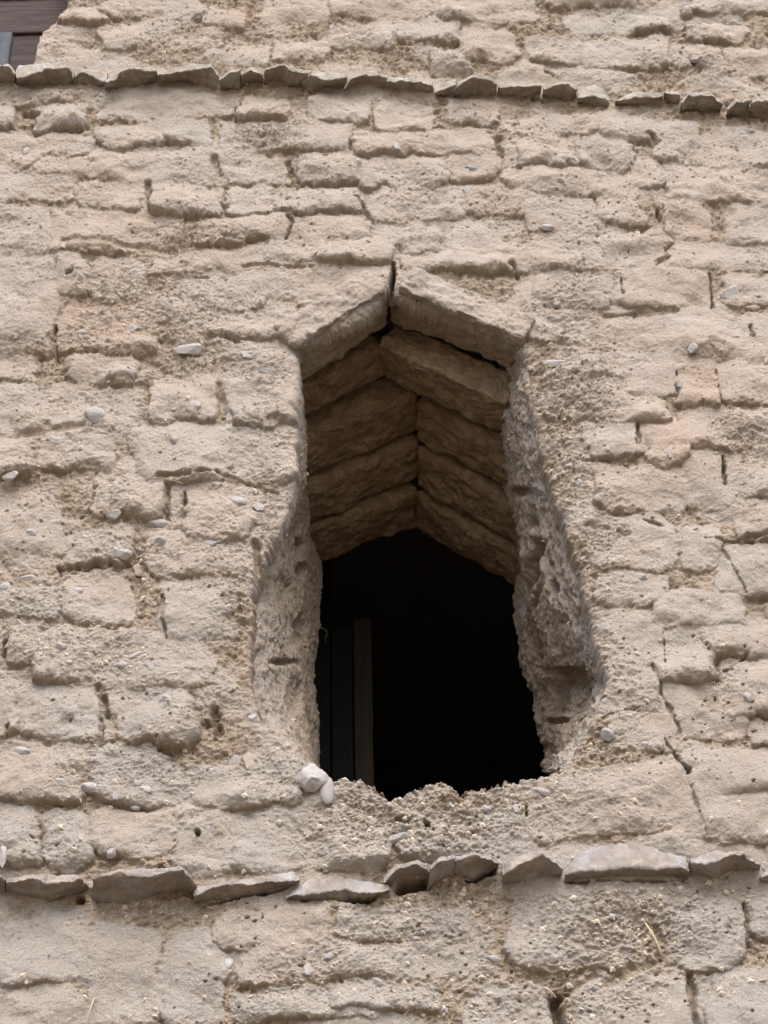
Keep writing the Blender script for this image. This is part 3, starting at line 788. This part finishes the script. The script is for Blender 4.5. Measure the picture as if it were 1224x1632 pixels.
for i, (a, b, c, lab) in enumerate(UPPER): slate('flat_stone', a, b, c, lab, G1, M_SLATE, 500 + i)
for i, (a, b, c, lab) in enumerate(LOWER): slate('flat_stone', a, b, c, lab, G2, M_SLATE2, 600 + i)

# ------------------------------------------------------------------ pebbles set in the mud
import bmesh
def pebble_mesh(seed, sub=3, ang=.0, lump=.32):
    bm = bmesh.new(); bmesh.ops.create_icosphere(bm, subdivisions=sub, radius=1)
    me = bpy.data.meshes.new('pebble'); bm.to_mesh(me); bm.free()
    v = np.zeros(len(me.vertices) * 3, np.float32); me.vertices.foreach_get('co', v); v = v.reshape(-1, 3)
    r = np.random.default_rng(seed)
    for _ in range(int(ang * 10)):                 # broken facets
        n = r.normal(size=3); n /= np.linalg.norm(n); c = r.uniform(.55, .85)
        k = v @ n - c; v = v - np.maximum(k, 0)[:, None] * n
    v = v * (1 + lump * fbm3(v, 1.2, 4, seed))[:, None]
    me.vertices.foreach_set('co', v.ravel().astype(np.float32))
    me.polygons.foreach_set('use_smooth', np.full(len(me.polygons), ang < .3, bool))
    me.update()
    return me
# x, y, half width, half height, turn (deg), kind (0 grey 1 blue 2 pale 3 tan)
PEB = [
 (205,525,14,11,0,2),(130,530,10,6,0,0),(187,504,9,6,10,1),(227,496,8,6,0,0),(302,555,25,11,-6,2),(391,565,13,8,8,2),(425,590,22,7,18,1),(152,663,20,17,10,0),
 (130,628,14,7,-10,2),(278,652,8,5,0,2),(314,647,8,9,0,1),(82,699,15,6,-8,0),(16,757,14,8,-4,2),(278,700,7,8,0,0),(442,703,5,8,15,2),(366,742,10,8,-20,1),
 (377,800,20,14,14,0),(410,808,14,12,-20,0),(181,817,13,10,10,2),(254,834,19,8,0,0),(253,862,13,10,-25,1),(337,866,14,9,8,1),(193,880,19,10,12,0),(218,907,16,14,0,3),
 (38,923,22,11,5,0),(8,936,10,10,0,1),(48,850,10,13,-30,0),(100,914,6,12,-8,2),(124,942,9,8,0,2),(53,945,10,10,0,1),(340,957,9,6,-25,2),(216,1044,14,4,-32,2),
 (95,1030,12,9,0,1),(56,1057,9,6,20,0),(107,1055,9,6,15,0),(240,1062,15,9,5,1),(273,1076,13,10,0,3),(195,1060,8,7,0,1),(264,1114,17,9,15,0),(402,1144,11,10,20,2),
 (34,1196,18,8,10,0),(395,1213,22,20,0,3),(372,1212,10,12,0,1),(144,1254,15,8,10,2),(213,1214,9,6,-10,1),(220,1249,10,8,0,1),(232,1260,11,9,0,0),(182,1268,8,8,0,1),
 (90,1246,14,9,15,1),(216,1287,9,5,5,0),(4,1358,8,24,-4,2),(177,1358,11,10,0,2),(362,1538,9,11,25,2),(490,1545,15,12,6,2),(492,1521,11,6,-8,0),(526,1524,10,6,-25,1),
 (600,1565,12,10,10,0),(537,1590,10,8,-30,0),(660,1495,11,5,0,0),(580,1522,8,8,0,1),(648,1529,8,8,0,1),(787,1528,13,6,10,1),(880,1527,11,6,-12,2),(633,1335,26,9,-14,1),
 (775,1288,10,6,20,1),(822,1288,11,10,0,0),(838,1268,15,7,-14,3),(865,1262,16,7,10,0),(968,1168,12,11,0,1),(962,1193,6,5,0,1),(1028,1186,7,6,0,1),(998,1082,8,8,0,0),
 (1082,1143,7,6,0,2),(1192,1110,7,9,0,0),(1190,208,14,4,5,2),(1018,920,18,9,0,1),(988,917,8,6,0,0),(1067,724,7,8,0,0),(945,750,8,6,0,1),(910,742,9,6,-20,2),
 (922,768,8,10,30,1),(924,820,7,6,0,2),(884,578,20,8,-8,2),(1085,612,11,8,40,0),(1163,466,17,16,0,0),(1200,491,17,8,-8,3),(1105,552,9,10,35,2),(888,484,8,7,0,1),
 (1170,536,10,5,10,2),(744,303,13,10,0,1),(741,273,9,7,0,2),(752,268,12,5,10,1),(892,287,8,7,0,1),(970,347,6,6,0,2),(872,361,10,6,0,2),(631,233,9,8,0,2),
 (638,304,8,8,0,2),(42,242,7,12,15,0),(1168,38,17,8,15,1),(1108,94,10,5,0,1),
]
pm = [pebble_mesh(700 + i, 3, a) for i, a in enumerate((.8, .5, .9, 1.3, .7, 1.5))]
pmm = {}
for i, (x, y, hw, hh, turn, kind) in enumerate(PEB[:100]):
    p, yy = wall_y(x, y)
    key = (i % 6, kind)
    if key not in pmm:
        mm = pm[i % 6].copy(); mm.materials.append(M_PEB[kind]); pmm[key] = mm
    o = bpy.data.objects.new('pebble', pmm[key]); COL.objects.link(o)
    o.parent = wall
    mpp = float((p - CAM) @ Fv / FPX)
    sx, sz = hw * mpp * .98, hh * mpp * 1.15
    sy = min(sx, sz) * 1.0
    o.scale = (sx, sy, sz)
    o.rotation_euler = (math.radians(random.uniform(-12, 12)), math.radians(turn), math.radians(random.uniform(-10, 10)))
    o.location = (p[0], p[1] - sy * -.36, p[2])

# loose grit: chips a few millimetres across bedded in the mud, past counting
def chips(name, n, sampler, s0, s1, m, parent, seed):
    r = np.random.default_rng(seed)
    base = np.array([(1,0,0),(-1,0,0),(0,1,0),(0,-1,0),(0,0,1),(0,0,-1)], float)
    tri = np.array([(0,2,4),(2,1,4),(1,3,4),(3,0,4),(2,0,5),(1,2,5),(3,1,5),(0,3,5)])
    vs, ts = [], []
    for i in range(n):
        c = sampler(r)
        if c is None: continue
        s = s0 * (s1 / s0) ** (r.random() ** 2.0)
        q_ = base * r.uniform(.55, 1.25, (6, 1)) * np.array([1, .6, r.uniform(.4, .9)])
        a = r.uniform(-1.2, 1.2); ca, sa = math.cos(a), math.sin(a)
        q_ = np.stack([q_[:, 0] * ca - q_[:, 2] * sa, q_[:, 1], q_[:, 0] * sa + q_[:, 2] * ca], -1)
        vs.append(c + q_ * s); ts.append(tri + 6 * (len(vs) - 1))
    me = mesh_from(name, np.concatenate(vs), None, np.concatenate(ts), smooth=False)
    o = link(name, me, m, parent)
    o['kind'] = 'stuff'
    return o

k = NT('grit')
kc = k.mix(k.ramp(k.noise(90, 2), 0.4, 0.6), (0.25, 0.25, 0.26), (0.38, 0.35, 0.32))
M_GRIT = k.done(k.mix(k.ramp(k.noise(37, 2), 0.34, 0.50), kc, (0.38, 0.31, 0.235)), 0.9)
okidx = np.nonzero((S1 > .004) & (S2 > .004) & (PX > -20) & (PX < 1244) & (PY > -20) & (PY < 1652))[0]
wgt = (.12 + 1.3 * RGH[okidx] ** 1.5) * MPP[okidx] ** -1.0
wgt = np.cumsum(wgt / wgt.sum())
def samp_wall(r):
    j = okidx[np.searchsorted(wgt, r.random())]
    return np.array([X[j], Y[j] - .001, Z[j]])
chips('gravel', 4000, samp_wall, .0025, .010, M_GRIT, wall, 801)
tsel = np.nonzero((TF[:, 1] > .04) & (TF[:, 1] < .3) & (tpy < 1225) & (tpy > 560))[0]
def samp_rev(r):
    return TF2[tsel[r.integers(len(tsel))]]
chips('grit', 700, samp_rev, .0025, .009, M_GRIT, wall, 802)

# straw tempering sticking out of the mud
def straws(name, segs, m):
    vs, qs = [], []
    for pts, r in segs:
        pts = np.array(pts); n = len(pts)
        d = np.gradient(pts, axis=0); d /= np.linalg.norm(d, axis=1, keepdims=True)
        a = np.cross(d, [0, 1, .3]); a /= np.linalg.norm(a, axis=1, keepdims=True) + 1e-9
        b = np.cross(d, a)
        k0 = sum(len(v) for v in vs)
        ring = np.stack([pts + r * (a * math.cos(w) + b * math.sin(w)) for w in np.linspace(0, 2 * math.pi, 5, endpoint=False)], 1)
        vs.append(ring.reshape(-1, 3)); qs.append(grid_quads(n, 5, True) + k0)
    return link(name, mesh_from(name, np.concatenate(vs), np.concatenate(qs)), m)

def straw_at(x0, y0, x1, y1, out=.012, bend=.0, n=6):
    a, _ = wall_y(x0, y0); b, _ = wall_y(x1, y1)
    t = np.linspace(0, 1, n)[:, None]
    p = a * (1 - t) + b * t
    p[:, 1] = np.minimum(a[1], b[1]) - out * (.3 + np.sin(t[:, 0] * math.pi))
    p[:, 2] += bend * np.sin(t[:, 0] * math.pi)
    return p
for (x0, y0, x1, y1, r, lab) in [
    (1028,1472,1052,1522,.0022,'stout pale straw stalk standing out of the joint below the big pale slab'),
    (866,1574,884,1596,.0016,'short straw stalk beside the dark vertical gap at the bottom edge'),
    (152,1590,140,1632,.0018,'thin pale straw lying upright near the bottom left corner'),
    (340,1312,378,1352,.0012,'thin curved straw in the crumbled mud left of the sill'),
    (210,770,292,772,.0007,'fine straw lying flat under the long brick left of the opening')]:
    o = straws('straw_stalk', [(straw_at(x0, y0, x1, y1, .010, .008 if r < .0014 else 0), r)], M_STRAW)
    tag(o, lab, 'straw', 'straw stalks in the mud')
ss = []
r_ = np.random.default_rng(33)
jmask = okidx[(FACE[okidx] < .35)]
for i in range(380):
    j = jmask[r_.integers(len(jmask))]
    c = np.array([X[j], Y[j] - .002, Z[j]]); L = r_.uniform(.008, .03); a = r_.normal(0, .7)
    d = np.array([math.cos(a), r_.uniform(-.25, .1), math.sin(a)]) * L
    ss.append((np.stack([c - d / 2, c + np.array([0, -.002, r_.normal(0, .002)]), c + d / 2]), r_.uniform(.0004, .0008)))
o = straws('straw', ss, M_STRAW); o['kind'] = 'stuff'; o.parent = wall

# ------------------------------------------------------------------ rocks on the broken sill
def rock(x, y, hw, hh, yd, m, seed, lab, ang=.6):
    me = pebble_mesh(seed, 4, ang, .26); me.materials.append(m)
    o = bpy.data.objects.new('rock', me); COL.objects.link(o)
    p = unproj(x, y, yd); mpp = float((p - CAM) @ Fv / FPX)
    o.location = p; o.scale = (hw * mpp, hw * mpp * .8, hh * mpp * 1.25)
    tag(o, lab, 'rock', 'rocks on the broken sill')
    return o
rock(501, 1241, 25, 20, -.020, M_PEB[2], 811, 'angular white rock perched on the left end of the broken sill', 1.6)
rock(521, 1262, 13, 20, -.014, M_PEB[1], 812, 'smooth blue-grey rock just below the angular white rock', .1)

# ------------------------------------------------------------------ shutter inside the window
def board(name, x0, x1, y0, y1, yd, th, m, parent, seed, st=.012, r=.006):
    a = unproj(x0, y1, yd); b = unproj(x1, y1, yd); c = unproj(x0, y0, yd)
    ex = np.array([b[0] - a[0], 0, 0]); ez = np.array([0, 0, c[2] - a[2]]); ey = np.array([0, th, 0])
    return rounded_block(name, np.array([a[0], yd, a[2]]), ex, ey, ez, r, seed, .0016, m, parent)
sh = bpy.data.objects.new('window_shutter', None); COL.objects.link(sh)
sh.location = (0, 0, 0)
tag(sh, 'dark wooden shutter of upright boards standing inside the window on the left', 'shutter')
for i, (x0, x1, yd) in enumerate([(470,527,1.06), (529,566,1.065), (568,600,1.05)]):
    board('board', x0, x1, (870, 1000, 985)[i], 1420, yd, .03, M_WOODV if i == 2 else M_WOODSHADE, sh, 900 + i)
board('rail', 470, 598, 1330, 1380, 1.095, .03, M_WOODV, sh, 905)
pts = [unproj(512 + 9 * math.sin(a), 1010 - 9 * math.cos(a), .99) for a in np.linspace(-.6, 2.4, 14)]
pts.append(pts[-1] + np.array([0, .03, 0]))
straws('ring', [(np.array(pts), .0022)], M_IRON).parent = sh

# boarded window in the upper left corner, seen over the upper course
bwn = bpy.data.objects.new('boarded_window', None); COL.objects.link(bwn)
tag(bwn, 'dark brown horizontal boards closing the window in the top left corner', 'window')
board('board', -420, 140, 67, 150, .115, .03, M_WOOD, bwn, 911)
board('board', -420, 140, 11, 64, .105, .03, M_WOOD, bwn, 912)
board('board', -420, 140, -90, 9, .098, .03, M_WOOD, bwn, 913)
board('board', -420, 140, -200, -92, .100, .03, M_WOOD, bwn, 914)
bb = link('backing', box_mesh('backing', (-2.6, .15, 4.8), (-.7, .18, 7.2)), M_WOOD, bwn)
po = board('grey_post', -14, 8, 50, 124, .02, .03, M_WOODG, None, 921)
tag(po, 'pale blue-grey upright post end at the left edge above the upper course', 'post')

# ------------------------------------------------------------------ ground
n = 60
gx = np.linspace(-1, 1, n); gx = np.sign(gx) * np.abs(gx) ** 3 * 150
A, B = np.meshgrid(gx, gx)
gv = np.stack([A.ravel(), B.ravel(), .04 * fbm2(A.ravel() * .7, B.ravel() * .7, 3, 77) - .03], -1)
g = link('ground', mesh_from('ground', gv, grid_quads(n, n)), M_SAND)
g['kind'] = 'structure'
